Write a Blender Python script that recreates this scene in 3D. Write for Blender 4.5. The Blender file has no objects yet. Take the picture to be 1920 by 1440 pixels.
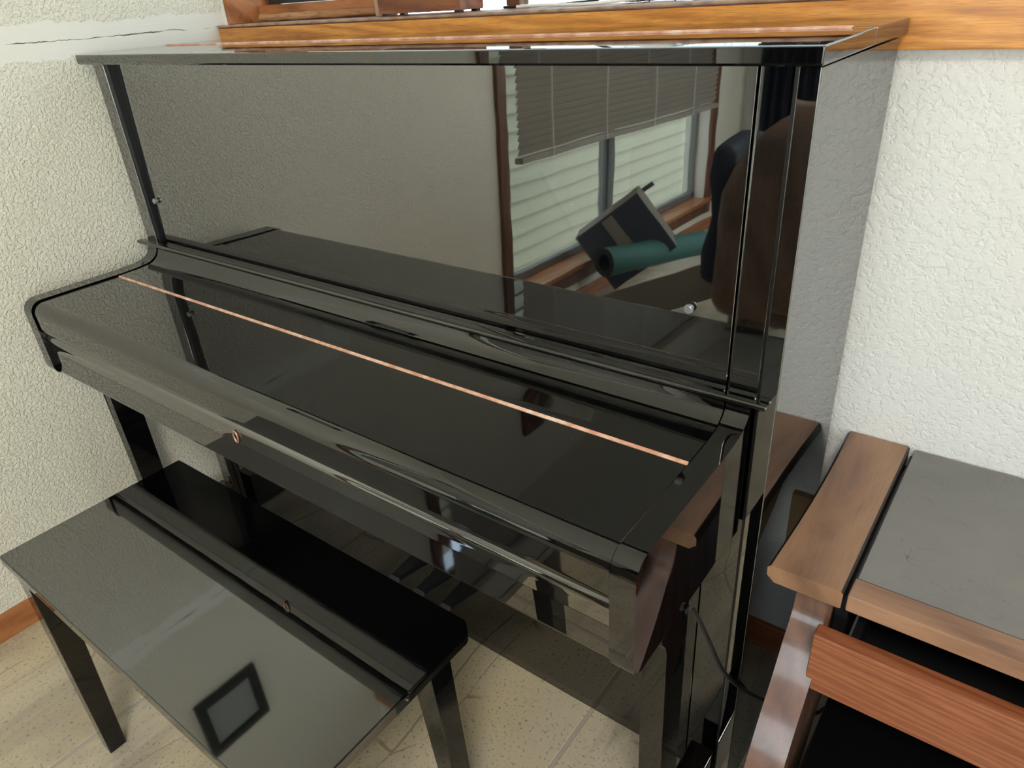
import bpy, bmesh, math, random
from mathutils import Vector, Matrix, noise
random.seed(7)
C = bpy.context.scene.collection
PI = math.pi

# ------------------------------------------------------------------ materials
def new_mat(name):
    m = bpy.data.materials.new(name); m.use_nodes = True
    nt = m.node_tree; b = nt.nodes['Principled BSDF']
    return m, nt, b
def N(nt, t, **k):
    n = nt.nodes.new(t)
    for a, v in k.items():
        if a.startswith('i_'): n.inputs[a[2:].replace('_', ' ')].default_value = v
        else: setattr(n, a, v)
    return n
def L(nt, a, b): nt.links.new(a, b)
def coords(nt, scale=(1, 1, 1), rot=(0, 0, 0), src='Object'):
    t = N(nt, 'ShaderNodeTexCoord'); m = N(nt, 'ShaderNodeMapping')
    m.inputs['Scale'].default_value = scale; m.inputs['Rotation'].default_value = rot
    L(nt, t.outputs[src], m.inputs['Vector']); return m.outputs['Vector']
def ramp(nt, fac, stops, interp='LINEAR'):
    r = N(nt, 'ShaderNodeValToRGB'); r.color_ramp.interpolation = interp
    e = r.color_ramp.elements
    while len(e) < len(stops): e.new(0.5)
    for x, (p, c) in zip(e, stops):
        x.position = p; x.color = (c if len(c) == 4 else (*c, 1)) if not isinstance(c, (int, float)) else (c, c, c, 1)
    L(nt, fac, r.inputs['Fac']); return r.outputs['Color']
def mixc(nt, fac, a, b, mode='MIX'):
    m = N(nt, 'ShaderNodeMix', data_type='RGBA', blend_type=mode)
    for s, v in ((m.inputs[0], fac), (m.inputs[6], a), (m.inputs[7], b)):
        if hasattr(v, 'links') or hasattr(v, 'is_linked'): L(nt, v, s)
        else: s.default_value = v if isinstance(v, (int, float)) else ((*v, 1) if len(v) == 3 else v)
    return m.outputs[2]
def math_n(nt, op, a, b=None, c=None):
    m = N(nt, 'ShaderNodeMath', operation=op)
    for s, v in zip(m.inputs, (a, b, c)):
        if v is None: continue
        if isinstance(v, (int, float)): s.default_value = v
        else: L(nt, v, s)
    return m.outputs[0]
def noise_n(nt, vec, scale, detail=2, rough=.5, dist=0):
    n = N(nt, 'ShaderNodeTexNoise'); L(nt, vec, n.inputs['Vector'])
    n.inputs['Scale'].default_value = scale; n.inputs['Detail'].default_value = detail
    n.inputs['Roughness'].default_value = rough; n.inputs['Distortion'].default_value = dist
    return n.outputs['Fac']
def bump(nt, b, h, strength, dist=.001):
    n = N(nt, 'ShaderNodeBump'); n.inputs['Strength'].default_value = strength; n.inputs['Distance'].default_value = dist
    L(nt, h, n.inputs['Height']); L(nt, n.outputs['Normal'], b.inputs['Normal'])

def plain(name, col, rough=.5, metal=0, ior=1.5, coat=0):
    m, nt, b = new_mat(name)
    b.inputs['Base Color'].default_value = (*col, 1); b.inputs['Roughness'].default_value = rough
    b.inputs['Metallic'].default_value = metal; b.inputs['IOR'].default_value = ior
    b.inputs['Coat Weight'].default_value = coat
    return m

def lacquer_mat(name, dust=.35, rough=.018, ior=2.2):
    m, nt, b = new_mat(name)
    v = coords(nt)
    vo = N(nt, 'ShaderNodeTexVoronoi'); L(nt, v, vo.inputs['Vector']); vo.inputs['Scale'].default_value = 60
    n2 = noise_n(nt, v, 9, 2)
    thr = math_n(nt, 'MULTIPLY', n2, .055 * dust * 2)
    speck = math_n(nt, 'LESS_THAN', vo.outputs['Distance'], thr)
    rare = math_n(nt, 'GREATER_THAN', noise_n(nt, v, 37, 1), .56)
    speck = math_n(nt, 'MULTIPLY', speck, rare)
    L(nt, mixc(nt, speck, (.0022, .0022, .0026), (.30, .29, .27)), b.inputs['Base Color'])
    sm = ramp(nt, noise_n(nt, v, 6, 5, .65, 1.2), [(0.50, rough), (.75, rough + .035)])
    rr = math_n(nt, 'ADD', sm, math_n(nt, 'MULTIPLY', speck, .5))
    L(nt, rr, b.inputs['Roughness'])
    b.inputs['IOR'].default_value = ior
    bump(nt, b, noise_n(nt, v, 14, 1), .02, .004)
    return m
LACQ = lacquer_mat('black_lacquer')
LACQ_P = lacquer_mat('black_mirror_lacquer', ior=3.1)
LACQ_F = lacquer_mat('black_fallboard_lacquer', ior=1.95)
LACQ_D = lacquer_mat('black_leg_lacquer', ior=1.55)
LACQ_IN = plain('black_satin_inside', (.004, .004, .005), .35)
BENCHM = lacquer_mat('bench_lacquer', dust=.25, rough=.03, ior=2.5)

def wall_mat(name, base, warm, patch=False, sc=120, st=.75):
    m, nt, b = new_mat(name)
    v = coords(nt)
    big = noise_n(nt, v, .9, 3)
    col = mixc(nt, big, base, warm)
    n1 = noise_n(nt, v, sc, 2, .5, .6)
    h = ramp(nt, n1, [(.34, 0), (.50, .75), (.66, 1)])
    if patch:
        sep = N(nt, 'ShaderNodeSeparateXYZ'); L(nt, v, sep.inputs[0])
        y, z = sep.outputs[1], sep.outputs[2]
        wob = noise_n(nt, v, 5, 3)
        edge = noise_n(nt, v, 28, 4, .7)
        # centre line of the crack
        cz = math_n(nt, 'ADD', math_n(nt, 'MULTIPLY', math_n(nt, 'SUBTRACT', wob, .5), .012), 1.232)
        d = math_n(nt, 'ABSOLUTE', math_n(nt, 'SUBTRACT', z, cz))
        lim = math_n(nt, 'ADD', math_n(nt, 'MULTIPLY', math_n(nt, 'SUBTRACT', edge, .5), .035),
                     math_n(nt, 'ADD', math_n(nt, 'MULTIPLY', math_n(nt, 'SUBTRACT', noise_n(nt, v, 3.3, 1), .5), .05), .033))
        inside = math_n(nt, 'LESS_THAN', d, lim)
        # the patch only spans the part of the wall towards the corner
        inside = math_n(nt, 'MULTIPLY', inside, math_n(nt, 'GREATER_THAN', y, -1.0))
        col = mixc(nt, inside, col, (.90, .87, .80))
        h2 = math_n(nt, 'MULTIPLY', noise_n(nt, coords(nt, (1, 6, 60)), 4, 2), .35)
        mx = N(nt, 'ShaderNodeMix', data_type='FLOAT'); L(nt, inside, mx.inputs[0]); L(nt, h, mx.inputs[2]); L(nt, math_n(nt, 'ADD', h2, .6), mx.inputs[3])
        h = mx.outputs[0]
        jag = math_n(nt, 'MULTIPLY', math_n(nt, 'SUBTRACT', noise_n(nt, coords(nt, (1, 1, .2)), 30, 3, .7), .5), .008)
        dc = math_n(nt, 'ABSOLUTE', math_n(nt, 'SUBTRACT', z, math_n(nt, 'ADD', cz, jag)))
        wid = math_n(nt, 'MULTIPLY', math_n(nt, 'SUBTRACT', noise_n(nt, v, 16, 2), .36), .0065)
        crk = math_n(nt, 'LESS_THAN', dc, wid)
        crk = math_n(nt, 'MULTIPLY', crk, math_n(nt, 'GREATER_THAN', y, -1.0))
        col = mixc(nt, crk, col, (.12, .10, .085))
        h = math_n(nt, 'SUBTRACT', h, math_n(nt, 'MULTIPLY', crk, 1.0))
    L(nt, col, b.inputs['Base Color']); b.inputs['Roughness'].default_value = .62
    bump(nt, b, h, st, .0024)
    return m
WALL_L = wall_mat('textured_paint_warm_lit', (.87, .815, .68), (.89, .85, .735), True, 170, .8)  # same paint as the other walls, its warmer brighter light put in the colour
WALL_B = wall_mat('textured_paint_cool_lit', (.775, .778, .772), (.80, .80, .79), False, 120, .5)  # same paint as the left wall, the cooler light put in the colour
CEIL = plain('ceiling_white', (.90, .87, .79), .8)

def wood_mat(name, c1, c2, c3, axis='X', rough=.4, ring=6.0, stretch=9, fine=1.0, ior=1.5, coat=.0):
    m, nt, b = new_mat(name)
    s = {'X': (1, stretch, stretch), 'Y': (stretch, 1, stretch), 'Z': (stretch, stretch, 1)}[axis]
    v = coords(nt, s)
    n = noise_n(nt, v, ring, 3, .55, 1.6)
    w = N(nt, 'ShaderNodeTexWave', wave_type='BANDS', bands_direction='DIAGONAL'); L(nt, v, w.inputs['Vector'])
    w.inputs['Scale'].default_value = ring * .35; w.inputs['Distortion'].default_value = 9; w.inputs['Detail'].default_value = 2
    mixf = math_n(nt, 'ADD', math_n(nt, 'MULTIPLY', n, .65), math_n(nt, 'MULTIPLY', w.outputs['Fac'], .35))
    base = ramp(nt, mixf, [(.25, c1), (.5, c2), (.78, c3)])
    s2 = tuple(x * (1 if x == 1 else 7) for x in s)
    pores = noise_n(nt, coords(nt, s2), 26, 2, .6)
    pm = ramp(nt, pores, [(.52, 0), (.64, 1)])
    col = mixc(nt, math_n(nt, 'MULTIPLY', pm, .45 * fine), base, tuple(x * .35 for x in c1))
    L(nt, col, b.inputs['Base Color']); b.inputs['Roughness'].default_value = rough
    b.inputs['IOR'].default_value = ior; b.inputs['Coat Weight'].default_value = coat; b.inputs['Coat Roughness'].default_value = .12
    bump(nt, b, pores, .12, .0006)
    return m
OAK = wood_mat('orange_oak', (.50, .18, .035), (.74, .30, .055), (.84, .38, .085), 'X', .34, 6, 10, 1.3, coat=.15)
OAKY = wood_mat('orange_oak_y', (.36, .12, .04), (.46, .17, .06), (.52, .22, .08), 'Y', .35, 4, 9, 1.0, coat=.3)
BASEW = wood_mat('red_brown_baseboard', (.30, .09, .035), (.40, .13, .05), (.46, .17, .07), 'X', .35, 4, 9)
CASING = wood_mat('dark_brown_casing', (.11, .04, .022), (.16, .06, .03), (.20, .08, .04), 'Z', .35, 4, 9)
WALNUT = wood_mat('worn_walnut', (.17, .085, .048), (.28, .145, .080), (.36, .20, .11), 'Y', .36, 3.2, 5, .5, coat=.25)
WALNUTX = wood_mat('worn_walnut_rail', (.21, .10, .058), (.32, .165, .095), (.39, .215, .13), 'X', .36, 4, 7, .6, coat=.25)
WALNUTZ = wood_mat('walnut_leg', (.11, .05, .035), (.16, .075, .052), (.20, .10, .07), 'Z', .33, 4, 8, .5, coat=.5)
CHERRY = wood_mat('cherry_drawer', (.22, .062, .026), (.30, .092, .038), (.36, .125, .055), 'X', .36, 9, 18, 1.0, coat=.2)
BOXW = wood_mat('dark_box_wood', (.14, .045, .022), (.24, .08, .035), (.32, .12, .05), 'X', .4, 5, 6)
PALEW = wood_mat('pale_weathered_wood', (.30, .17, .12), (.42, .26, .18), (.5, .32, .22), 'Z', .5, 5, 6)
BROWNB = wood_mat('brown_board_wood', (.28, .09, .03), (.44, .16, .055), (.52, .21, .08), 'X', .45, 4, 7)

DARK_SIDE = plain('dark_plank_side', (.022, .013, .010), .45)
def slate_mat():
    m, nt, b = new_mat('grey_slate')
    v = coords(nt)
    n = noise_n(nt, v, 5, 5, .6, .5)
    c = ramp(nt, n, [(.3, (.15, .142, .138)), (.7, (.20, .19, .184))])
    # wiry scratches
    w = noise_n(nt, coords(nt, (1, 1, 1)), 9, 1, .5, 2.5)
    s = math_n(nt, 'LESS_THAN', math_n(nt, 'ABSOLUTE', math_n(nt, 'SUBTRACT', w, .5)), .0016)
    L(nt, mixc(nt, math_n(nt, 'MULTIPLY', s, .6), c, (.03, .026, .025)), b.inputs['Base Color'])
    b.inputs['Roughness'].default_value = .33; b.inputs['IOR'].default_value = 1.75
    bump(nt, b, noise_n(nt, v, 60, 3), .08, .001)
    return m
SLATE = slate_mat()

def floor_mat():
    m, nt, b = new_mat('travertine_tile')
    v = coords(nt)
    n1 = noise_n(nt, v, 3.0, 5, .6, .8)
    c = ramp(nt, n1, [(.32, (.36, .31, .24)), (.47, (.56, .49, .38)), (.62, (.66, .585, .46))])
    st = noise_n(nt, coords(nt, (4.5, .9, 1), (0, 0, .25)), 2.2, 3, .6, .5)
    c = mixc(nt, math_n(nt, 'MULTIPLY', ramp(nt, st, [(.53, 0), (.64, 1)]), .75), c, (.38, .335, .28))
    yl = noise_n(nt, v, 1.7, 2)
    c = mixc(nt, ramp(nt, yl, [(.42, 0), (.66, .6)]), c, (.72, .57, .32))
    # pits
    pit = noise_n(nt, v, 150, 3, .6)
    c = mixc(nt, math_n(nt, 'MULTIPLY', ramp(nt, pit, [(.58, 0), (.66, 1)]), .75), c, (.22, .18, .13))
    # crackle veins
    wv = N(nt, 'ShaderNodeTexNoise', noise_dimensions='3D'); L(nt, v, wv.inputs['Vector']); wv.inputs['Scale'].default_value = 5; wv.inputs['Detail'].default_value = 4
    mm = N(nt, 'ShaderNodeVectorMath', operation='MULTIPLY_ADD'); L(nt, wv.outputs['Color'], mm.inputs[0]); mm.inputs[1].default_value = (.07, .07, 0); L(nt, coords(nt, (2.6, .85, 1), (0, 0, .12)), mm.inputs[2])
    vo = N(nt, 'ShaderNodeTexVoronoi', feature='DISTANCE_TO_EDGE'); L(nt, mm.outputs[0], vo.inputs['Vector']); vo.inputs['Scale'].default_value = 1.9
    vein = math_n(nt, 'LESS_THAN', vo.outputs['Distance'], .0052)
    vm = math_n(nt, 'MULTIPLY', vein, ramp(nt, noise_n(nt, v, 6, 2), [(.42, 0), (.56, .7)]))
    c = mixc(nt, vm, c, (.30, .21, .15))
    L(nt, c, b.inputs['Base Color'])
    b.inputs['Roughness'].default_value = .42
    bump(nt, b, math_n(nt, 'SUBTRACT', n1, math_n(nt, 'MULTIPLY', vein, .3)), .15, .002)
    return m
TILE = floor_mat()
GROUT = plain('grout', (.46, .40, .34), .8)

def copper_mat():
    m, nt, b = new_mat('tarnished_copper')
    v = coords(nt, (1, 1, 1))
    n = noise_n(nt, v, 40, 3, .6)
    L(nt, ramp(nt, n, [(.4, (.62, .30, .20)), (.55, (.80, .46, .32)), (.68, (.85, .66, .56))]), b.inputs['Base Color'])
    b.inputs['Metallic'].default_value = .15; b.inputs['Roughness'].default_value = .42
    bump(nt, b, noise_n(nt, v, 300, 1), .3, .0004)
    return m
COPPER = copper_mat()
KNOBM = plain('grey_metal_knob', (.42, .43, .47), .3, .7)
BRASS = plain('worn_brass', (.62, .36, .26), .4, .8)
PEDALM = plain('dark_grey_pedal', (.12, .12, .135), .4, .2)
CABLE = plain('black_rubber', (.012, .012, .013), .38)
WCABLE = plain('white_plastic_cable', (.82, .82, .80), .35)
CARD = plain('tan_cardboard', (.36, .22, .10), .8)
PAPER = wood_mat('brown_crumpled_paper', (.30, .13, .055), (.42, .20, .09), (.50, .27, .13), 'X', .7, 3, 2)
BLIND = plain('cream_slat', (.34, .30, .25), .45)
CORD = plain('white_cord', (.85, .85, .82), .7)
SASH = plain('grey_aluminium_sash', (.22, .23, .22), .45, .4)
SIDING = plain('pale_green_siding', (.26, .245, .155), .6)
GRAVEL = plain('gravel', (.45, .44, .38), .9)
NAVY = plain('navy_fabric', (.012, .018, .035), .8)
LEATHER = wood_mat('brown_leather', (.10, .06, .04), (.15, .09, .06), (.20, .13, .085), 'Z', .5, 5, 2)
MAT_G = plain('green_foam', (.05, .17, .15), .6)
DARKG = plain('dark_blue_grey_plastic', (.05, .055, .075), .45)
GREYB = plain('grey_board', (.25, .22, .18), .8)
CORE = plain('dark_core', (.02, .025, .03), .7)
PICT = plain('picture_print', (.30, .33, .31), .4)
BLACKM = plain('matte_black', (.012, .012, .014), .4)
GLOSSB = plain('gloss_black_box', (.004, .004, .005), .12, 0, 1.5)
BAG = plain('black_plastic_bag', (.03, .03, .035), .3)
STICK = plain('yellow_green_note', (.70, .80, .25), .6)
def glass_mat():
    m, nt, b = new_mat('clear_glass')
    b.inputs['Base Color'].default_value = (1, 1, 1, 1); b.inputs['Roughness'].default_value = 0
    b.inputs['Transmission Weight'].default_value = 1; b.inputs['IOR'].default_value = 1.45
    return m
GLASS = glass_mat()
def pane_mat(name='window_glass', tint=(.93, .96, .93, 1)):
    m = bpy.data.materials.new(name); m.use_nodes = True; nt = m.node_tree
    nt.nodes.clear()
    o = N(nt, 'ShaderNodeOutputMaterial'); t = N(nt, 'ShaderNodeBsdfTransparent'); g = N(nt, 'ShaderNodeBsdfGlossy')
    g.inputs['Roughness'].default_value = 0; t.inputs[0].default_value = tint
    x = N(nt, 'ShaderNodeMixShader'); x.inputs[0].default_value = .06
    L(nt, t.outputs[0], x.inputs[1]); L(nt, g.outputs[0], x.inputs[2]); L(nt, x.outputs[0], o.inputs[0])
    return m
PANE = pane_mat(); PANE2 = pane_mat('dimmed_window_glass', (.42, .44, .42, 1))  # second pane has a grey tint added to hold back daylight
def fill_mat():
    m, nt, b = new_mat('fill_diffuser')
    b.inputs['Base Color'].default_value = (.9, .9, .85, 1)
    b.inputs['Emission Color'].default_value = (1, .93, .80, 1); b.inputs['Emission Strength'].default_value = FILL_POWER
    return m

# ------------------------------------------------------------------ geometry helpers
def link(o, parent=None):
    C.objects.link(o)
    if parent is not None: o.parent = parent
    return o
def obj(name, bm, mat, parent=None, smooth=35, origin=None):
    me = bpy.data.meshes.new(name)
    bmesh.ops.recalc_face_normals(bm, faces=bm.faces)
    if origin is not None: bmesh.ops.translate(bm, verts=bm.verts, vec=-Vector(origin))
    bm.to_mesh(me); bm.free()
    for m in (mat if isinstance(mat, (list, tuple)) else [mat]): me.materials.append(m)
    if smooth:
        for p in me.polygons: p.use_smooth = True
        me.set_sharp_from_angle(angle=math.radians(smooth))
    o = bpy.data.objects.new(name, me)
    if smooth:
        wn = o.modifiers.new('weighted_normal', 'WEIGHTED_NORMAL'); wn.keep_sharp = True; wn.weight = 100; wn.mode = 'FACE_AREA'
    if origin is not None: o.location = origin
    link(o, parent)
    if parent is not None and parent.type == 'EMPTY':
        o.location = Vector(o.location) - parent.location   # parts are modelled in world coordinates
    elif parent is not None:
        o.matrix_parent_inverse = Matrix.Identity(4)
        p = parent; off = Vector((0, 0, 0))
        while p is not None: off += p.location; p = p.parent
        o.location = Vector(o.location) - off
    return o
def box(x0, x1, y0, y1, z0, z1, bev=0, seg=2, bm=None):
    own = bm is None
    b2 = bmesh.new()
    bmesh.ops.create_cube(b2, size=1)
    bmesh.ops.scale(b2, vec=(x1 - x0, y1 - y0, z1 - z0), verts=b2.verts)
    bmesh.ops.translate(b2, vec=((x0 + x1) / 2, (y0 + y1) / 2, (z0 + z1) / 2), verts=b2.verts)
    if bev: bmesh.ops.bevel(b2, geom=list(b2.edges), offset=bev, segments=seg, affect='EDGES', profile=.5)
    if own: return b2
    merge(bm, b2); return bm
def merge(bm, b2):
    me = bpy.data.meshes.new('tmp'); b2.to_mesh(me); b2.free(); bm.from_mesh(me); bpy.data.meshes.remove(me)
def prism(pts, a0, a1, axis='X', bev=0, seg=2):
    """pts: closed outline; axis X: (y,z) pairs, Y: (x,z), Z: (x,y)"""
    bm = bmesh.new()
    def P(a, p):
        return {'X': (a, p[0], p[1]), 'Y': (p[0], a, p[1]), 'Z': (p[0], p[1], a)}[axis]
    v0 = [bm.verts.new(P(a0, p)) for p in pts]; v1 = [bm.verts.new(P(a1, p)) for p in pts]
    n = len(pts)
    for i in range(n):
        bm.faces.new((v0[i], v0[(i + 1) % n], v1[(i + 1) % n], v1[i]))
    c0 = bm.faces.new(v0); c1 = bm.faces.new(list(reversed(v1)))
    if bev:
        ed = list(c0.edges) + list(c1.edges)
        bmesh.ops.bevel(bm, geom=ed, offset=bev, segments=seg, affect='EDGES', profile=.5)
    return bm
def cyl(p0, p1, r0, r1=None, seg=24, cap=True, bm=None):
    own = bm is None; bm = bm or bmesh.new()
    p0, p1 = Vector(p0), Vector(p1); r1 = r0 if r1 is None else r1
    d = (p1 - p0).normalized(); a = d.orthogonal().normalized(); b = d.cross(a)
    r = []
    for p, rr in ((p0, r0), (p1, r1)):
        r.append([bm.verts.new(p + (a * math.cos(t) + b * math.sin(t)) * rr) for t in [2 * PI * i / seg for i in range(seg)]])
    for i in range(seg): bm.faces.new((r[0][i], r[0][(i + 1) % seg], r[1][(i + 1) % seg], r[1][i]))
    if cap: bm.faces.new(r[0]); bm.faces.new(list(reversed(r[1])))
    return bm
def spline(pts, n=10):
    pts = [Vector(p) for p in pts]; P = [pts[0] * 2 - pts[1]] + pts + [pts[-1] * 2 - pts[-2]]; out = []
    for i in range(1, len(P) - 2):
        for k in range(n):
            t = k / n; a, b, c, d = P[i - 1:i + 3]
            out.append(.5 * ((2 * b) + (c - a) * t + (2 * a - 5 * b + 4 * c - d) * t * t + (3 * b - a - 3 * c + d) * t ** 3))
    out.append(P[-2]); return out
def tube(pts, r, seg=10, n=10, bm=None):
    bm = bm or bmesh.new(); P = spline(pts, n); rings = []
    up = Vector((.13, .31, .94))
    for i, p in enumerate(P):
        d = (P[min(i + 1, len(P) - 1)] - P[max(i - 1, 0)]).normalized()
        a = d.cross(up).normalized(); b = d.cross(a)
        rings.append([bm.verts.new(p + (a * math.cos(t) + b * math.sin(t)) * r) for t in [2 * PI * k / seg for k in range(seg)]])
    for q, s in zip(rings, rings[1:]):
        for k in range(seg): bm.faces.new((q[k], q[(k + 1) % seg], s[(k + 1) % seg], s[k]))
    bm.faces.new(rings[0]); bm.faces.new(list(reversed(rings[-1])))
    return bm
def lathe(prof, c, seg=32, bm=None):
    bm = bm or bmesh.new(); rings = []
    for r, z in prof:
        rings.append([bm.verts.new((c[0] + r * math.cos(2 * PI * k / seg), c[1] + r * math.sin(2 * PI * k / seg), c[2] + z)) for k in range(seg)])
    for q, s in zip(rings, rings[1:]):
        for k in range(seg): bm.faces.new((q[k], q[(k + 1) % seg], s[(k + 1) % seg], s[k]))
    bm.faces.new(rings[0]); bm.faces.new(list(reversed(rings[-1])))
    return bm
def thing(name, label, cat, loc=(0, 0, 0), group=None):
    o = bpy.data.objects.new(name, None); o.empty_display_size = .1; C.objects.link(o)
    o.location = loc; tag(o, label, cat, group); return o
def tag(o, label, cat, group=None, kind=None):
    o['label'] = label; o['category'] = cat
    if group: o['group'] = group
    if kind: o['kind'] = kind
    return o
def struct(name, bm, m, smooth=35, parent=None):
    o = obj(name, bm, m, parent, smooth)
    if parent is None: o['kind'] = 'structure'
    return o

# ------------------------------------------------------------------ room
XL, XR, YB, YF, ZC = -.03, 3.5, .388, -3.85, 2.44
FILL_POWER = 20.0  # strength of the added ceiling fill light
# floor: 0.797 m tiles set in grout
bm = box(XL - .15, XR + .15, YF - .15, YB + .17, -.06, -.0012)
g = struct('floor', bm, GROUT, 0)
bm = bmesh.new()
tx, ty, gap = .797, .80, .009
x = .413 - tx
while x < XR:
    y = .052
    while y > YF - 1: y -= ty
    while y < YB:
        a0, a1 = max(x + gap / 2, XL), min(x + tx - gap / 2, XR); b0, b1 = max(y + gap / 2, YF), min(y + ty - gap / 2, YB)
        if a1 > a0 and b1 > b0: box(a0, a1, b0, b1, -.006, 0, .0012, 1, bm)
        y += ty
    x += tx
obj('tile_surface', bm, TILE, g, 30)
def frame_wall(name, axis, a, b, u0, u1, holes, mat):
    """wall slab between a and b on its axis, spanning u0..u1 and floor..ceiling, with rectangular holes (u0,u1,z0,z1)"""
    bm = bmesh.new()
    us = sorted({u0, u1, *[h[0] for h in holes], *[h[1] for h in holes]}); zs = sorted({0, ZC, *[h[2] for h in holes], *[h[3] for h in holes]})
    for i in range(len(us) - 1):
        for j in range(len(zs) - 1):
            cu, cz = (us[i] + us[i + 1]) / 2, (zs[j] + zs[j + 1]) / 2
            if any(h[0] < cu < h[1] and h[2] < cz < h[3] for h in holes): continue
            if axis == 'X': box(a, b, us[i], us[i + 1], zs[j], zs[j + 1], 0, 1, bm)
            else: box(us[i], us[i + 1], a, b, zs[j], zs[j + 1], 0, 1, bm)
    bmesh.ops.remove_doubles(bm, verts=bm.verts, dist=1e-5)
    # drop faces shared by two boxes
    seen = {}
    for f in bm.faces: seen.setdefault(tuple(round(c, 5) for c in f.calc_center_median()), []).append(f)
    bmesh.ops.delete(bm, geom=[f for v in seen.values() if len(v) > 1 for f in v], context='FACES')
    return struct(name, bm, mat, 0)
W1 = (-3.32, -1.385, .20, 2.06)       # window in the left wall (y0,y1,z0,z1)
W2 = (-.02, 2.30, 1.205, 2.12)       # window above the sill in the back wall (x0,x1,z0,z1)
W3 = (-3.5, -2.1, .08, 2.10)          # glazed door in the right wall
frame_wall('wall_left', 'X', XL - .14, XL, YF - .14, YB + .16, [W1], WALL_L)
frame_wall('wall_back', 'Y', YB, YB + .15, XL, XR, [W2], WALL_B)
frame_wall('wall_right', 'X', XR, XR + .14, YF - .14, YB + .16, [W3], WALL_B)
W4 = (.66, 2.3, .95, 2.05)
frame_wall('wall_front', 'Y', YF - .14, YF, XL, XR, [W4], WALL_B)
struct('ceiling', box(XL - .14, XR + 1.15, YF - .14, YB + .15, ZC, ZC + .1), CEIL, 0)  # runs out past the right wall as an added eave against the sun

# window sill / trim of the back wall
o = struct('trim_1', box(XL + .004, 2.9, .362, .405, 1.166, 1.2275, .003, 2), OAK)
o2 = struct('trim_2', box(XL + .002, 2.9, .3605, .522, 1.2285, 1.234, .0025, 2), PALEW)
# baseboards
def base_profile(h): return [(0, 0), (.011, 0), (.011, h - .012), (.007, h - .002), (0, h)]
struct('baseboard_left', prism([(XL + a, z) for a, z in base_profile(.066)], YF, YB, 'Y'), OAKY)
struct('baseboard_back', prism([(YB - a, z) for a, z in base_profile(.066)], XL, XR, 'X'), BASEW)
struct('baseboard_right', prism([(XR - a, z) for a, z in base_profile(.066)], YF, W3[0], 'Y'), OAKY)
# window 1 (left wall): casing, sash frames, panes
w1 = bpy.data.objects.new('window_1', None); C.objects.link(w1); w1['kind'] = 'structure'
y0, y1, z0, z1 = W1
bm = bmesh.new()
box(XL - .001, XL + .018, y1, y1 + .052, z0 - .09, z1 + .07, .003, 2, bm); box(XL - .001, XL + .018, y0 - .07, y0, z0 - .09, z1 + .07, .003, 2, bm)
box(XL - .001, XL + .018, y0, y1, z1, z1 + .07, .003, 2, bm); box(XL - .001, XL + .016, y0, y1, z0 - .09, z0 - .018, .003, 2, bm)
obj('window_casing', bm, CASING, w1)
obj('window_sill', box(XL - .10, XL + .045, y0 - .02, y1 + .02, z0 - .018, z0 + .004, .004, 2), OAKY, w1)
ym = -2.29
bm = bmesh.new()
for a, b in ((y0, ym - .015), (ym + .015, y1)):
    box(XL - .095, XL - .065, a, a + .035, z0, z1, .003, 1, bm); box(XL - .095, XL - .065, b - .035, b, z0, z1, .003, 1, bm)
    box(XL - .095, XL - .065, a, b, z0 + .004, z0 + .04, .003, 1, bm); box(XL - .095, XL - .065, a, b, z1 - .04, z1, .003, 1, bm)
box(XL - .11, XL - .05, ym - .02, ym + .02, z0, z1, .003, 1, bm)
obj('window_frame', bm, SASH, w1)
obj('window_pane', box(XL - .082, XL - .078, y0 + .03, y1 - .03, z0 + .03, z1 - .03), PANE, w1, 0)
# window 2 (back wall)
w2 = bpy.data.objects.new('window_2', None); C.objects.link(w2); w2['kind'] = 'structure'
x0, x1, z0, z1 = W2
bm = bmesh.new()
for a in (x0 + .004, .75, 1.5, x1 - .04): box(a, a + .034, .50, .53, z0 + .03, z1, .002, 1, bm)
box(x0, x1, .50, .53, z1 - .035, z1, .002, 1, bm)
obj('window_frame', bm, CASING, w2)
obj('window_pane', box(x0 + .03, x1 - .03, .513, .517, z0 + .035, z1 - .03), PANE2, w2, 0)
bm = box(x0 - .0, x0 + .016, .388, .50, 1.234, z1, .002)
box(x0 - .005, x1 + .07, .368, .39, z1, z1 + .07, .003, 2, bm); box(x1, x1 + .07, .368, .39, 1.234, z1, .003, 2, bm)
obj('window_casing', bm, BROWNB, w2)
w3 = bpy.data.objects.new('window_3', None); C.objects.link(w3); w3['kind'] = 'structure'
x0, x1, z0, z1 = W4
bm = bmesh.new()
for a in (x0, (x0 + x1) / 2 - .02, x1 - .04): box(a, a + .04, YF - .09, YF - .05, z0, z1, .002, 1, bm)
for z in (z0, z1 - .04): box(x0, x1, YF - .09, YF - .05, z, z + .04, .002, 1, bm)
obj('window_frame', bm, SASH, w3)
obj('window_pane', box(x0 + .03, x1 - .03, YF - .072, YF - .068, z0 + .03, z1 - .03), PANE, w3, 0)
# glazed door in the right wall
d1 = bpy.data.objects.new('door_1', None); C.objects.link(d1); d1['kind'] = 'structure'
y0, y1, z0, z1 = W3
bm = bmesh.new()
for a in (y0, (y0 + y1) / 2 - .04, (y0 + y1) / 2 + .003, y1 - .06): box(XR + .03, XR + .07, a, a + .055, z0, z1, .003, 1, bm)
for z in (z0, z1 - .055): box(XR + .03, XR + .07, y0, y1, z, z + .055, .003, 1, bm)
obj('door_frame', bm, SASH, d1)
obj('door_pane', box(XR + .048, XR + .052, y0 + .05, y1 - .05, z0 + .05, z1 - .05), PANE, d1, 0)

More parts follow.
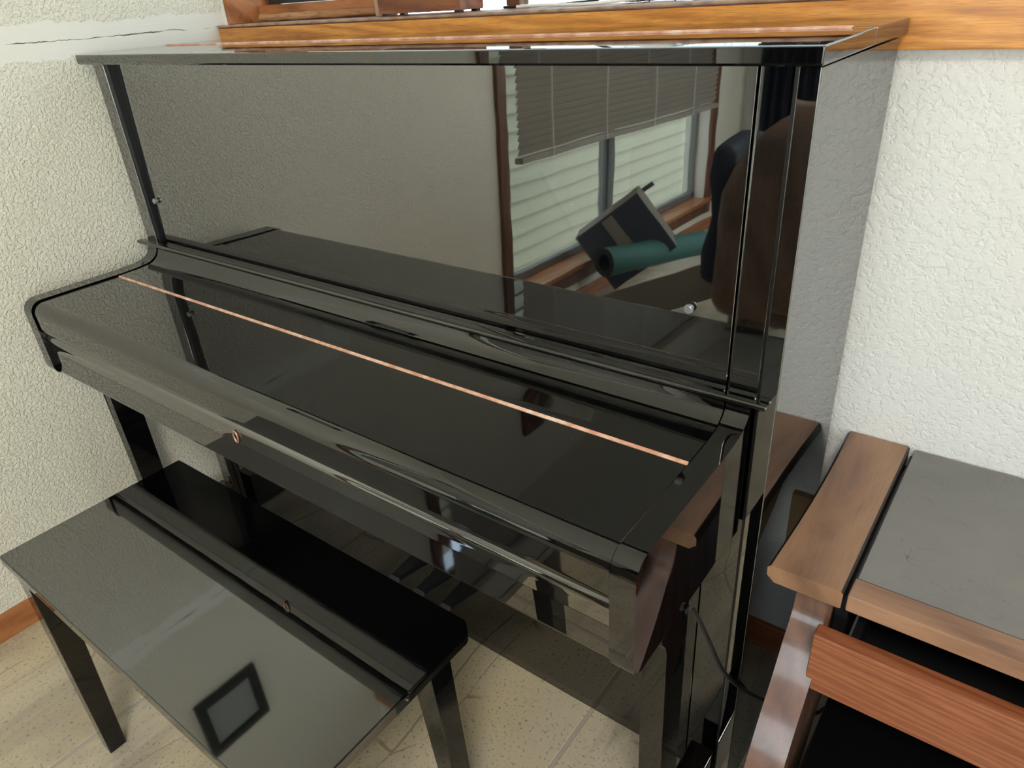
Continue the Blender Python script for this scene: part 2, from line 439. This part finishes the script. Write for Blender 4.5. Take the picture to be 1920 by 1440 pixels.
# blind over the upper part of window 1
bl = thing('window_blind', 'raised cream slatted blind covering the top of the left wall window', 'blind', (XL + .03, -2.35, 2.06))
bm = bmesh.new(); z = .77
while z < 2.02:
    prof = [(-.006, -.0145), (0, .0015), (.007, .0165), (.008, .016), (.0012, .0005), (-.005, -.015)]
    b2 = prism([(XL + .035 + a, z + q) for a, q in prof], -3.29, -1.42, 'Y'); merge(bm, b2)
    z += .026
obj('slat', bm, BLIND, bl, 0)['kind'] = 'stuff'
obj('bottom_rail', box(XL + .015, XL + .055, -3.29, -1.42, .727, .750, .003), BLIND, bl)
obj('head_rail', box(XL + .012, XL + .06, -3.29, -1.42, 2.03, 2.075, .003), BLIND, bl)
for y in (-1.62, -2.05, -2.50, -2.95):
    obj('cord', cyl((XL + .061, y, .73), (XL + .061, y, 2.03), .0022, seg=8), CORD, bl)

# outside
bm = bmesh.new(); z = -1.0; SX = -1.55
while z < 3.6:
    b2 = prism([(SX, z), (SX + .022, z), (SX, z + .135), (SX - .02, z + .135)], -7.5, 1.6, 'Y'); merge(bm, b2); z += .125
box(SX - .15, SX - .005, -7.5, 1.6, -1.0, 3.6, 0, 1, bm)
tag(obj('neighbouring_house', bm, SIDING, None, 0), 'pale green house wall of lapped siding outside the window', 'house')
tag(obj('gravel_path', box(-9, 12, -12, 9, -1.1, -1.0), GRAVEL, None, 0), 'pale gravel outside between the two houses', 'gravel', kind='stuff')

# ------------------------------------------------------------------ upright piano
pn = thing('upright_piano', 'tall glossy black upright piano with closed fallboard against the wall', 'piano', (.75, .2, 0))
# sides
for (a, b) in ((.006, .0475), (1.472, 1.494)):
    yf = .028 if a < 1 else .02
    SP = [(yf, 0), (.345, 0), (.345, 1.1825), (yf, 1.1825)]
    bm = prism(SP, a, b, 'X', .0014, 3); obj('side_panel', bm, LACQ_P, pn)
# dark groove strip and inner pilaster beside the panels
obj('dark_groove_strip', box(.0476, .0560, .0335, .05, .80, 1.182), LACQ_IN, pn)  # added dark strip that blackens the shaded groove
obj('pilaster', prism([(.030, .0), (.06, 0), (.06, 1.182), (.030, 1.182)], 1.4655, 1.472, 'X', .001), LACQ_IN, pn)
# back frame
obj('back_frame', box(.03, 1.472, .30, .340, .02, 1.18), LACQ_IN, pn)
# lid: rear and front leaf with copper hinge
lid = obj('lid', box(0, 1.5, .193, .356, 1.1865, 1.205, .0022, 2), LACQ, pn)
fl = obj('lid_front_leaf', prism([(.0028, 1.1852), (0, 1.188), (0, 1.2012), (.0006, 1.2028), (.0028, 1.2038), (.1918, 1.205), (.1918, 1.1865)], 0, 1.5, 'X', .0022, 3), LACQ, lid)
bm = cyl((.028, .1922, 1.2052), (1.474, .1922, 1.2052), .0024, seg=12)
box(.028, 1.474, .186, .1985, 1.2040, 1.2056, 0, 1, bm)
obj('hinge', bm, COPPER, lid)
# under-lid rail
obj('top_rail', box(.047, 1.472, .072, .30, 1.165, 1.1815), LACQ_IN, pn)
# upper panel leaning back one degree
TL = math.tan(math.radians(1.0))
def lean(z): return .040 + (z - .8) * TL
def lean_panel(x0, x1, z0, z1, th=.018, bev=.0015, dy=0):
    return prism([(lean(z0) + dy, z0), (lean(z0) + th + dy, z0), (lean(z1) + th + dy, z1), (lean(z1) + dy, z1)], x0, x1, 'X', bev)
up = obj('upper_panel', lean_panel(.0565, 1.4222, .799, 1.1855), LACQ_P, pn)
obj('end_stile', lean_panel(1.4236, 1.4650, .799, 1.1845, .018, .004), LACQ_P, up)
for x, z in ((.077, .899), (1.366, .899)):
    y = lean(z)
    bm = cyl((x, y, z), (x, y - .004, z), .0042, .0042, 20)
    b2 = cyl((x, y - .003, z), (x, y - .0085, z), .0066, .0056, 24)
    bmesh.ops.bevel(b2, geom=[e for e in b2.edges if len(e.link_faces) == 2 and any(len(f.verts) > 4 for f in e.link_faces)], offset=.0012, segments=3, affect='EDGES'); merge(bm, b2)
    obj('panel_knob', bm, KNOBM, up)
# dusty shelf and ledge rail with rounded nose
def arc(cx, cy, r, a0, a1, n):
    return [(cx + r * math.cos(math.radians(a0 + (a1 - a0) * i / n)), cy + r * math.sin(math.radians(a0 + (a1 - a0) * i / n))) for i in range(n + 1)]
led = [(.058, .793), (.058, .799), (.030, .799), (.028, .803), (.020, .8055)] + arc(.0105, .8015, .0042, 80, 260, 8) + [(.018, .7965), (.02, .793)]
obj('ledge_rail', prism(led, -.006, 1.486, 'X', .0015), LACQ, pn)
# fallboard (closed): one profile, extruded along x
TOPP = [(.012, .7945), (.0098, .788), (.0055, .7805), (-.002, .7735), (-.012, .7683), (-.026, .7658), (-.044, .7645), (-.066, .7638), (-.0895, .7635)]
TOPC = [(.0125, .7965), (.0115, .7905), (.0080, .7833), (.0010, .7765), (-.009, .7710), (-.023, .7678), (-.042, .7660), (-.066, .7648), (-.09, .7642)]
def nose(z_flat, yf=-.2765, r=.024):
    # quarter-round nose from the flat to the vertical front
    pts = []
    cy, cz = yf + r, z_flat - r
    pts += [(cy + r * math.cos(math.radians(a)), cz + r * math.sin(math.radians(a))) for a in range(90, 181, 6)]
    return pts
def dense(pts, k=3):
    out = []
    s = spline([(p[0], p[1], 0) for p in pts], k)
    return [(p.x, p.y) for p in s]
fb_top = dense(TOPP, 3) + [(-.0896, .7605)] + nose(.7605)
fb = fb_top + [(-.2762, .708), (-.2755, .7005), (-.2738, .6975), (-.2705, .6965), (-.26, .6965), (-.25, .71), (-.25, .735), (-.235, .745), (.0, .745), (.012, .77)]
f_o = obj('fallboard', prism(fb, .0745, 1.4325, 'X', .0012), LACQ_F, pn)
bm = prism([(-.0930, .7603), (-.0912, .7629), (-.0897, .7638), (-.0890, .7636), (-.0890, .7600)], .0748, 1.4322, 'X')
obj('hinge_strip', bm, COPPER, f_o)
# cheek arms
ck_top = dense(TOPC, 3) + nose(.7640, -.2795, .0262)
arm = ck_top + [(-.2795, .70), (-.2795, .618)] + arc(-.2605, .616, .019, 180, 262, 8) + [(-.255, .5955), (.018, .5955), (.018, .7955)]
for a, b in ((.030, .0665), (1.4345, 1.4652)):
    obj('cheek_arm', prism(arm, a, b, 'X', .0016), LACQ_F, pn)
obj('cheek_liner', prism([(-.262, .60), (.02, .60), (.02, .752), (-.262, .745)], .0665, .0745, 'X'), LACQ_IN, pn)
# key slip and key bed
slip = [(-.2715, .654), (-.2718, .672)] + arc(-.2578, .678, .014, 180, 95, 10) + [(-.235, .692), (-.235, .654)]
ks = obj('key_slip', prism(slip, .069, 1.4335, 'X', .0008), LACQ_P, pn)
bed = [(-.2712, .6530), (-.2712, .606)] + arc(-.2642, .606, .007, 180, 262, 5) + [(.03, .599), (.03, .640), (-.24, .653)]
kb = obj('key_bed', prism(bed, .067, 1.4345, 'X', .0008), LACQ, pn)
# worn brass lock ring
bm = bmesh.new()
rings = 28
pts = [(.7465 + .0055 * math.cos(t), -.2735, .668 + .0105 * math.sin(t)) for t in [2 * PI * k / rings for k in range(rings + 1)]]
obj('lock_ring', tube(pts, .0016, 8, 2), BRASS, ks)
# legs and toe blocks
for a, b in ((.022, .057), (1.4315, 1.4645)):
    leg = [(-.190, .1135), (-.134, .1135), (-.134, .5955), (-.215, .5955), (-.205, .586), (-.196, .572), (-.191, .556)]
    obj('leg', prism(leg, a, b, 'X', .0022), LACQ_D, pn)
    toe = [(-.205, .004), (.0195, .004), (.0195, .1125), (-.19, .1125), (-.203, .105)]
    t = obj('toe_block', prism(toe, a - .005, b + .004 if b > 1 else b + .018, 'X', .003), LACQ, pn)
    for y in (-.17, -.02):
        obj('glide', cyl(((a + b) / 2, y, 0), ((a + b) / 2, y, .005), .012, seg=16), KNOBM, t)
# lower panel, its stile and bottom board
lp = obj('lower_panel', box(.050, 1.4085, .045, .063, .022, .595, .0015), LACQ_F, pn)
obj('lower_stile', box(1.4100, 1.4650, .045, .063, .022, .595, .002), LACQ, lp)
obj('bottom_board', box(.03, 1.472, .047, .30, .0, .021), LACQ, pn)
# pedals
for x in (.67, .75, .83):
    bm = bmesh.new()
    outl = [(-.010, .046), (-.010, .0), (-.017, -.03), (-.022, -.055), (-.021, -.078), (-.012, -.091), (.0, -.094), (.012, -.091), (.021, -.078), (.022, -.055), (.017, -.03), (.010, .0), (.010, .046)]
    b2 = prism([(x + a * 1.3, c) for a, c in outl], .052, .066, 'Z', .004, 2)
    for v in b2.verts: v.co.z += -.010 * max(0, (.0 - v.co.y)) / .09 + .006
    obj('pedal', b2, PEDALM, pn)

# ------------------------------------------------------------------ bench
bn = thing('piano_bench', 'glossy black piano bench with flat top in front of the piano', 'bench', (.80, -.40, 0))
bx0, bx1, by0, by1, bz = .417, 1.192, -.571, -.236, .48
bm = box(bx0, bx1, by0, by1, bz - .020, bz)
vert = [e for e in bm.edges if abs(e.verts[0].co.z - e.verts[1].co.z) > .01]
bmesh.ops.bevel(bm, geom=[e for e in vert if e.verts[0].co.x > .8 and e.verts[0].co.y > -.4], offset=.017, segments=1, affect='EDGES')
bmesh.ops.bevel(bm, geom=[e for e in bm.edges if e.calc_face_angle(0) > .6], offset=.0022, segments=2, affect='EDGES')
obj('seat', bm, BENCHM, bn)
ax0, ax1, ay0, ay1 = bx0 + .038, bx1 - .030, by0 + .004, by1 - .030
for (a, b, c, d) in ((ax0 + .01, ax1 - .01, ay0 + .012, ay0 + .030), (ax0 + .01, ax1 - .01, ay1 - .030, ay1 - .012), (ax0 + .012, ax0 + .030, ay0 + .02, ay1 - .02), (ax1 - .026, ax1 - .006, ay0 + .02, ay1 - .02)):
    obj('apron', box(a, b, c, d, bz - .075, bz - .0205, .0015), LACQ_D, bn)
for sx in (0, 1):
    for sy in (0, 1):
        w = .044; t = .032
        X = ax0 if sx == 0 else ax1; Y = ay0 if sy == 0 else ay1
        dx = 1 if sx == 0 else -1; dy = 1 if sy == 0 else -1
        fx = X + (-.003 * dx if sx == 0 else .012 * 1); fy = Y - .004 * dy
        bm = bmesh.new()
        top = [(X, Y), (X + w * dx, Y), (X + w * dx, Y + w * dy), (X, Y + w * dy)]
        bot = [(fx, fy), (fx + t * dx, fy), (fx + t * dx, fy + t * dy), (fx, fy + t * dy)]
        vt = [bm.verts.new((p[0], p[1], bz - .0205)) for p in top]; vb = [bm.verts.new((p[0], p[1], 0)) for p in bot]
        for k in range(4): bm.faces.new((vt[k], vt[(k + 1) % 4], vb[(k + 1) % 4], vb[k]))
        bm.faces.new(vt); bm.faces.new(list(reversed(vb)))
        bmesh.ops.recalc_face_normals(bm, faces=bm.faces)
        bmesh.ops.bevel(bm, geom=list(bm.edges), offset=.0012, segments=1, affect='EDGES')
        obj('leg', bm, LACQ_D, bn)

# ------------------------------------------------------------------ end table beside the piano
tb = thing('end_table', 'brown wooden end table with grey slate top and open drawer', 'table', (1.85, .19, 0))
def plank(x0, x1, dark=0):
    z1, z0 = .5755, .548
    prof = [(x0 + .004, z1), (x0, z1 - .005), (x0, z0 + .010), (x0 + .010, z0), (x1 - .002, z0), (x1, z0 + .002), (x1, z1 - .003), (x1 - .003, z1)]
    bm = bmesh.new(); n = 14; rows = []
    for i in range(n + 1):
        y = .0 + .385 * i / n
        bow = .0045 * math.sin(PI * i / n) if x0 < 1.8 else 0
        rows.append([bm.verts.new((px + (bow if px < (x0 + x1) / 2 else 0), y, pz)) for px, pz in prof])
    k = len(prof)
    for a, b in zip(rows, rows[1:]):
        for j in range(k): bm.faces.new((a[j], a[(j + 1) % k], b[(j + 1) % k], b[j]))
    bm.faces.new(rows[0]); bm.faces.new(list(reversed(rows[-1])))
    return bm
for a, b in ((1.516, 1.6115), (2.141, 2.236)):
    o = obj('side_plank', plank(a, b), [WALNUT, DARK_SIDE], tb, 40)
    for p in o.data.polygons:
        if abs(p.normal.x) > .55: p.material_index = 1  # side faces take a darker colour than the top
obj('front_rail', box(1.6165, 2.136, -.001, .0365, .5485, .5755, .003, 2), WALNUTX, tb)
obj('slate_top', box(1.619, 2.134, .0385, .384, .5600, .5735, .0012, 2), SLATE, tb)
obj('slate_support', box(1.615, 2.139, .0395, .384, .535, .5598), BLACKM, tb)
front = [(.022, .5478), (.018, .515), (.008, .492), (-.012, .468), (-.040, .425), (-.082, .372), (-.118, .312), (-.148, .22), (-.166, .11), (-.172, 0)]
backc = [(-.070, 0), (-.050, .07), (-.020, .13), (.012, .170), (.05, .228), (.10, .288), (.17, .345), (.25, .405), (.33, .455), (.36, .50), (.362, .5478)]
leg_prof = dense(front, 4) + dense(backc, 4)
for a, b in ((1.553, 1.600), (2.152, 2.199)):
    obj('leg', prism(leg_prof, a, b, 'X', .0025), WALNUTZ, tb)
    k = a + .066 if a < 2 else a - .060
    obj('leg', prism([(.325, 0), (.362, 0), (.362, .42), (.325, .42)], k, k + .038, 'X', .002), WALNUTZ, tb)
obj('inner_panel', box(1.602, 1.618, .03, .37, .42, .547), BLACKM, tb)
obj('inner_panel', box(2.134, 2.150, .03, .37, .42, .547), BLACKM, tb)
obj('back_panel', box(1.60, 2.152, .355, .372, .42, .547), BLACKM, tb)
dr = obj('drawer', box(1.630, 2.122, -.006, .33, .425, .432), BLACKM, tb)
obj('drawer_front', box(1.5915, 2.165, -.0305, -.006, .419, .5175, .0025, 2), CHERRY, dr)
for a in (1.630, 2.112): obj('drawer_side', box(a, a + .010, -.006, .33, .432, .505), BLACKM, dr)
obj('drawer_back', box(1.64, 2.112, .32, .33, .432, .50), BLACKM, dr)
# gloss black box under the table
bb = thing('storage_box', 'glossy black box standing on the floor under the end table drawer', 'box', (1.87, .1, 0))
obj('box_body', box(1.615, 2.13, -.14, .24, .012, .287, .006, 2), GLOSSB, bb)
obj('box_lid', box(1.612, 2.133, -.143, .243, .288, .302, .004, 2), GLOSSB, bb)
for x in (1.65, 2.09):
    for y in (-.11, .21): obj('foot', cyl((x, y, 0), (x, y, .013), .012, seg=14), BLACKM, bb)

# cables between piano and table
cab = [(1.4685, -.15, .592), (1.470, -.135, .583), (1.475, -.085, .487), (1.484, -.038, .385), (1.495, .031, .28), (1.507, .129, .155), (1.53, .20, .07), (1.57, .27, .008), (1.585, .30, .004)]
tag(obj('power_cable', tube(cab, .0032), CABLE, None), 'thin black cable looping from under the piano arm towards the table', 'cable')

# tan board behind the table
tag(obj('wall_block', box(1.497, 1.543, .372, .3878, .30, .4215, .002), CARD, None), 'small tan wooden block fixed to the wall behind the end table', 'block')

# ------------------------------------------------------------------ things on the window sill
SZ = 1.2342
tag(obj('wooden_board', box(.002, .452, .470, .482, SZ, SZ + .036, .001), BROWNB, None), 'long reddish brown board on edge at the left end of the sill', 'board')
bm = box(.05, .44, .466, .485, SZ + .0365, SZ + .047, .001)
tag(obj('black_bar', bm, BLACKM, None), 'thin black metal bar lying along the top of the brown board', 'bar')
bm = bmesh.new(); n = 60; seg = 14; rr = []
for i in range(n + 1):
    x = .030 + .415 * i / n; row = []
    for k in range(seg):
        t = 2 * PI * k / seg; r = .0085 + .0022 * noise.noise(Vector((x * 26, math.cos(t) * 1.3, math.sin(t) * 1.3)))
        row.append(bm.verts.new((x, .452 + r * math.cos(t), SZ + .0095 + r * math.sin(t) * .95)))
    rr.append(row)
for a, b in zip(rr, rr[1:]):
    for k in range(seg): bm.faces.new((a[k], a[(k + 1) % seg], b[(k + 1) % seg], b[k]))
bm.faces.new(rr[0]); bm.faces.new(list(reversed(rr[-1])))
zmin = min(v.co.z for v in bm.verts)
for v in bm.verts: v.co.z += SZ - zmin + .0002
tag(obj('paper_roll', bm, PAPER, None, 60), 'crumpled brown paper roll lying in front of the brown board', 'paper')
tag(obj('wooden_block', box(.458, .492, .428, .462, SZ, SZ + .15, .002), PALEW, None), 'upright pale wooden block between paper roll and brown box', 'block')
wb = thing('wooden_box', 'dark brown wooden box with small feet on the window sill', 'box', (.61, .42, SZ))
bm = box(.503, .722, .395, .465, SZ + .004, SZ + .085, .0015)
obj('box_body', bm, BOXW, wb)
obj('box_lid', box(.501, .724, .393, .467, SZ + .086, SZ + .095, .0015), BOXW, wb)
for x in (.515, .71):
    for y in (.405, .455): obj('foot', box(x - .007, x + .007, y - .006, y + .006, SZ, SZ + .0042), BLACKM, wb)
tag(obj('white_cable', tube([(.80, .468, SZ + .003), (.86, .455, SZ + .004), (.93, .44, SZ + .003), (.99, .425, SZ + .003), (1.06, .43, SZ + .006), (1.12, .45, SZ + .010), (1.19, .47, SZ + .003)], .0028), WCABLE, None), 'flat loop of white cable on the window sill', 'cable')
tag(obj('tangled_cable', tube([(.76, .48, SZ + .003), (.85, .474, SZ + .003), (.95, .467, SZ + .005), (1.00, .447, SZ + .010), (1.04, .425, SZ + .014), (1.09, .44, SZ + .018), (1.12, .47, SZ + .008), (1.02, .485, SZ + .004), (1.22, .487, SZ + .003)], .0026), CABLE, None), 'tangled thin black cable beside the white cable on the sill', 'cable')
for k, (x, y, h, r, lab) in enumerate(((1.06, .458, .07, .022, 'small clear glass jar near the cable tangle on the sill'), (1.16, .445, .09, .026, 'tallest clear glass jar in the middle of the sill'), (1.235, .46, .06, .02, 'short clear glass jar beside the black plastic bag'))):
    prof = [(r * .9, 0), (r, .003), (r, h - .008), (r * .93, h), (r * .93 - .0015, h), (r - .0022, h - .009), (r - .0022, .006), (.0005, .005)]
    tag(obj('glass_jar', lathe([(p[0], p[1]) for p in prof], (x, y, SZ), 28), GLASS, None), lab, 'jar')
bm = bmesh.new(); bmesh.ops.create_icosphere(bm, subdivisions=5, radius=1)
for v in bm.verts:
    p = v.co.copy(); d = 1 + .35 * abs(noise.noise(p * 2.4)) - .28 * abs(noise.noise(p * 5.1 + Vector((3, 1, 0))))
    v.co = Vector((p.x * .085 * d, p.y * .040 * d, max(p.z * .036 * d, -.030)))
bmesh.ops.translate(bm, verts=bm.verts, vec=(1.355, .447, SZ + .0302))
tag(obj('plastic_bag', bm, BAG, None, 20), 'crumpled black plastic bag on the window sill', 'bag')
tag(obj('sticky_note', box(1.452, 1.468, .43, .4308, SZ + .0, SZ + .042), STICK, None, 0), 'small yellow green note standing on the sill', 'note')

# picture high on the left wall
pf = thing('picture_frame', 'small black picture frame hanging high on the left wall', 'picture', (XL, -.155, 1.67))
bm = bmesh.new(); a0, a1, c0, c1 = -.262, -.050, 1.555, 1.790
for q in ((a0, a1, c0, c0 + .030), (a0, a1, c1 - .030, c1), (a0, a0 + .030, c0 + .030, c1 - .030), (a1 - .030, a1, c0 + .030, c1 - .030)):
    box(XL + .0005, XL + .018, q[0], q[1], q[2], q[3], .002, 1, bm)
obj('frame', bm, BLACKM, pf)
obj('print', box(XL + .001, XL + .006, a0 + .029, a1 - .029, c0 + .029, c1 - .029), PICT, pf, 0)

# ------------------------------------------------------------------ behind the camera (seen in the lacquer)
# chair added in place of a reflected person
ac = thing('standin_armchair', 'worn brown leather chair added in place of a reflected person', 'standin_armchair', (1.13, -1.62, 0))
def soft(x0, x1, y0, y1, z0, z1, bev=.04, amp=.012):
    bm = box(x0, x1, y0, y1, z0, z1, bev, 4)
    bmesh.ops.subdivide_edges(bm, edges=[e for e in bm.edges if e.calc_length() > .08], cuts=5, use_grid_fill=True)
    for v in bm.verts: v.co += v.normal * amp * noise.noise(v.co * 6) if v.co.z > z0 + .02 else Vector((0, 0, 0))
    return bm
obj('seat', soft(.94, 1.27, -1.98, -1.42, .22, .44), LEATHER, ac)
bm = soft(.855, 1.33, -1.46, -1.27, .33, .95, .06)
for v in bm.verts:                       # back narrows towards the top
    k = max(0, (v.co.z - .62)) / .33
    if v.co.x < 1.09: v.co.x += .15 * k * k * (1.09 - v.co.x) / .235
obj('backrest', bm, LEATHER, ac)
for a, b in ((.865, .945), (1.26, 1.34)): obj('armrest', soft(a, b, -1.98, -1.44, .22, .60, .035), LEATHER, ac)
for x in (.91, 1.29):
    for y in (-1.93, -1.50): obj('leg', cyl((x, y, 0), (x, y, .26), .016, .02), BLACKM, ac)
bm = soft(.79, .875, -1.72, -1.36, .40, .86, .035, .03)
tag(obj('standin_jacket', bm, NAVY, None), 'dark navy coat added on the armrest for a reflected navy shape', 'standin_jacket')  # navy stand-in for part of a reflected person
# curtain added to give the far end of the room its darkness
cu = thing('curtain', 'long dark navy curtain added for the dark far end of the room', 'curtain', (.33, YF + .06, 0))
bm = bmesh.new(); n = 260; rows = []
for i in range(n + 1):
    x = .10 + .46 * i / n; yy = YF + .07 + .022 * math.sin(i * .18) + .008 * math.sin(i * .43)
    rows.append((bm.verts.new((x, yy, .02)), bm.verts.new((x, yy, 2.30))))
for a, b in zip(rows, rows[1:]): bm.faces.new((a[0], b[0], b[1], a[1]))
bmesh.ops.solidify(bm, geom=bm.faces[:], thickness=.003)
obj('drape', bm, NAVY, cu, 80)
obj('curtain_rod', cyl((.02, YF + .07, 2.32), (2.6, YF + .07, 2.32), .012), BLACKM, cu)
# carton with flap, green roll, board
ct = thing('carton', 'open dark carton with raised flap on the floor under the left window', 'box', (.22, -1.9, 0))
R0 = Matrix.Translation((.185, -1.98, .30)) @ Matrix.Rotation(math.radians(-25), 4, 'Z') @ Matrix.Rotation(math.radians(-38), 4, 'Y') 
def tr(bm, M=R0):
    bmesh.ops.transform(bm, matrix=M, verts=bm.verts); return bm
obj('carton_back', tr(box(-.17, .17, .02, .035, -.14, .16)), DARKG, ct)
bm = box(-.17, -.155, -.12, .02, -.14, .16); box(.155, .17, -.12, .02, -.14, .16, 0, 1, bm); box(-.155, .155, -.12, .02, -.14, -.125, 0, 1, bm); box(-.155, .155, -.12, .02, .145, .16, 0, 1, bm)
obj('carton_wall', tr(bm), GREYB, ct)
obj('carton_strip', tr(box(-.03, .03, .0352, .0380, -.13, .15)), GREYB, ct)
obj('carton_divider', tr(box(-.03, .03, .005, .02, -.125, .145)), GREYB, ct)
obj('carton_flap', tr(box(-.17, .22, -.13, -.12, .15, .17), R0 @ Matrix.Rotation(.25, 4, 'X')), DARKG, ct)
gr = thing('rolled_mat', 'thick green foam mat rolled into a tube beside the dark carton', 'mat', (.35, -1.85, .2))
p0, p1 = Vector((.215, -1.72, .285)), Vector((.40, -2.32, .245))
bm = cyl(p0, p1, .062, .055, 36, False)
obj('mat_roll', bm, MAT_G, gr)
d = (p1 - p0).normalized(); a = d.orthogonal().normalized(); b = d.cross(a)
bm = bmesh.new(); e = []
for r in (.062, .036): e.append([bm.verts.new(p0 + (a * math.cos(2 * PI * k / 36) + b * math.sin(2 * PI * k / 36)) * r) for k in range(36)])
e.append([bm.verts.new(p0 + d * .3 + (a * math.cos(2 * PI * k / 36) + b * math.sin(2 * PI * k / 36)) * .034) for k in range(36)])
for q, s in zip(e, e[1:]):
    for k in range(36): bm.faces.new((q[k], q[(k + 1) % 36], s[(k + 1) % 36], s[k]))
bm.faces.new(e[2])
obj('roll_end', bm, CORE, gr)
bm = box(-.34, .34, -.008, .008, -.075, .075)
M1 = Matrix.Translation((.44, -1.84, .145)) @ Matrix.Rotation(math.radians(-10), 4, 'Z') @ Matrix.Rotation(math.radians(-24), 4, 'Y')
tag(obj('grey_board', tr(bm, M1), GREYB, None), 'long grey board leaning in front of the green rolled mat', 'board')

# unseen ceiling light, added as fill to brighten the walls
LM = fill_mat()
cl = thing('ceiling_fill', 'added unseen round ceiling fill light with white diffuser', 'light', (2.2, -1.6, ZC))
obj('fill_rim', cyl((2.2, -1.6, ZC - .03), (2.2, -1.6, ZC - .0005), .30, seg=48), KNOBM, cl)
obj('diffuser', lathe([(.285, -.031), (.27, -.055), (.2, -.08), (.1, -.092), (.001, -.096)], (2.2, -1.6, ZC), 48), LM, cl)

# ------------------------------------------------------------------ light
w = bpy.data.worlds.new('World'); bpy.context.scene.world = w; w.use_nodes = True
nt = w.node_tree; bg = nt.nodes['Background']
tc = N(nt, 'ShaderNodeTexCoord'); sp = N(nt, 'ShaderNodeSeparateXYZ'); L(nt, tc.outputs['Generated'], sp.inputs[0])
cr = ramp(nt, sp.outputs[2], [(0.0, (.93, .95, .96)), (.25, (.80, .88, 1.0)), (1.0, (.50, .68, 1.0))])
L(nt, cr, bg.inputs['Color']); bg.inputs['Strength'].default_value = 5.0
sun = bpy.data.lights.new('sun', 'SUN'); sun.energy = 1.0; sun.angle = .01; sun.color = (1, .95, .86)
so = bpy.data.objects.new('sun', sun); so.rotation_euler = (0, math.radians(20), 0); C.objects.link(so)
def portal(loc, rot, sx, sy):
    l = bpy.data.lights.new('daylight_portal', 'AREA'); l.shape = 'RECTANGLE'; l.size = sx; l.size_y = sy; l.cycles.is_portal = True
    o = bpy.data.objects.new('daylight_portal', l); o.location = loc; o.rotation_euler = rot; C.objects.link(o)
portal((XL - .13, (W1[0] + W1[1]) / 2, (W1[2] + W1[3]) / 2), (0, -PI / 2, 0), W1[3] - W1[2], W1[1] - W1[0])
portal(((W2[0] + W2[1]) / 2, YB + .145, (W2[2] + W2[3]) / 2), (-PI / 2, 0, 0), W2[1] - W2[0], W2[3] - W2[2])
portal((XR + .13, (W3[0] + W3[1]) / 2, (W3[2] + W3[3]) / 2), (0, PI / 2, 0), W3[3] - W3[2], W3[1] - W3[0])

portal(((W4[0] + W4[1]) / 2, YF - .135, (W4[2] + W4[3]) / 2), (PI / 2, 0, 0), W4[1] - W4[0], W4[3] - W4[2])

# ------------------------------------------------------------------ camera
cam = bpy.data.cameras.new('camera'); co = bpy.data.objects.new('camera', cam); C.objects.link(co)
R = [[0.79842, -0.2461791, 0.5494737], [0.5989126, 0.4185091, -0.6827545], [-0.0618799, 0.8742116, 0.4815858]]
co.matrix_world = Matrix.Translation([1.70914, -0.75651, 1.2666]) @ Matrix(R).to_4x4()
cam.sensor_fit = 'HORIZONTAL'; cam.sensor_width = 36; cam.lens = 1343.31 / 1920 * 36; cam.clip_start = .02
sc = bpy.context.scene; sc.camera = co
sc.view_settings.view_transform = 'Standard'; sc.view_settings.look = 'None'; sc.view_settings.gamma = 1
sc.view_settings.use_curve_mapping = False; sc.view_settings.exposure = 1.1
sc.cycles.max_bounces = 9; sc.cycles.glossy_bounces = 6; sc.cycles.diffuse_bounces = 4; sc.cycles.transparent_max_bounces = 12
sc.cycles.use_denoising = True; sc.cycles.sample_clamp_indirect = 6
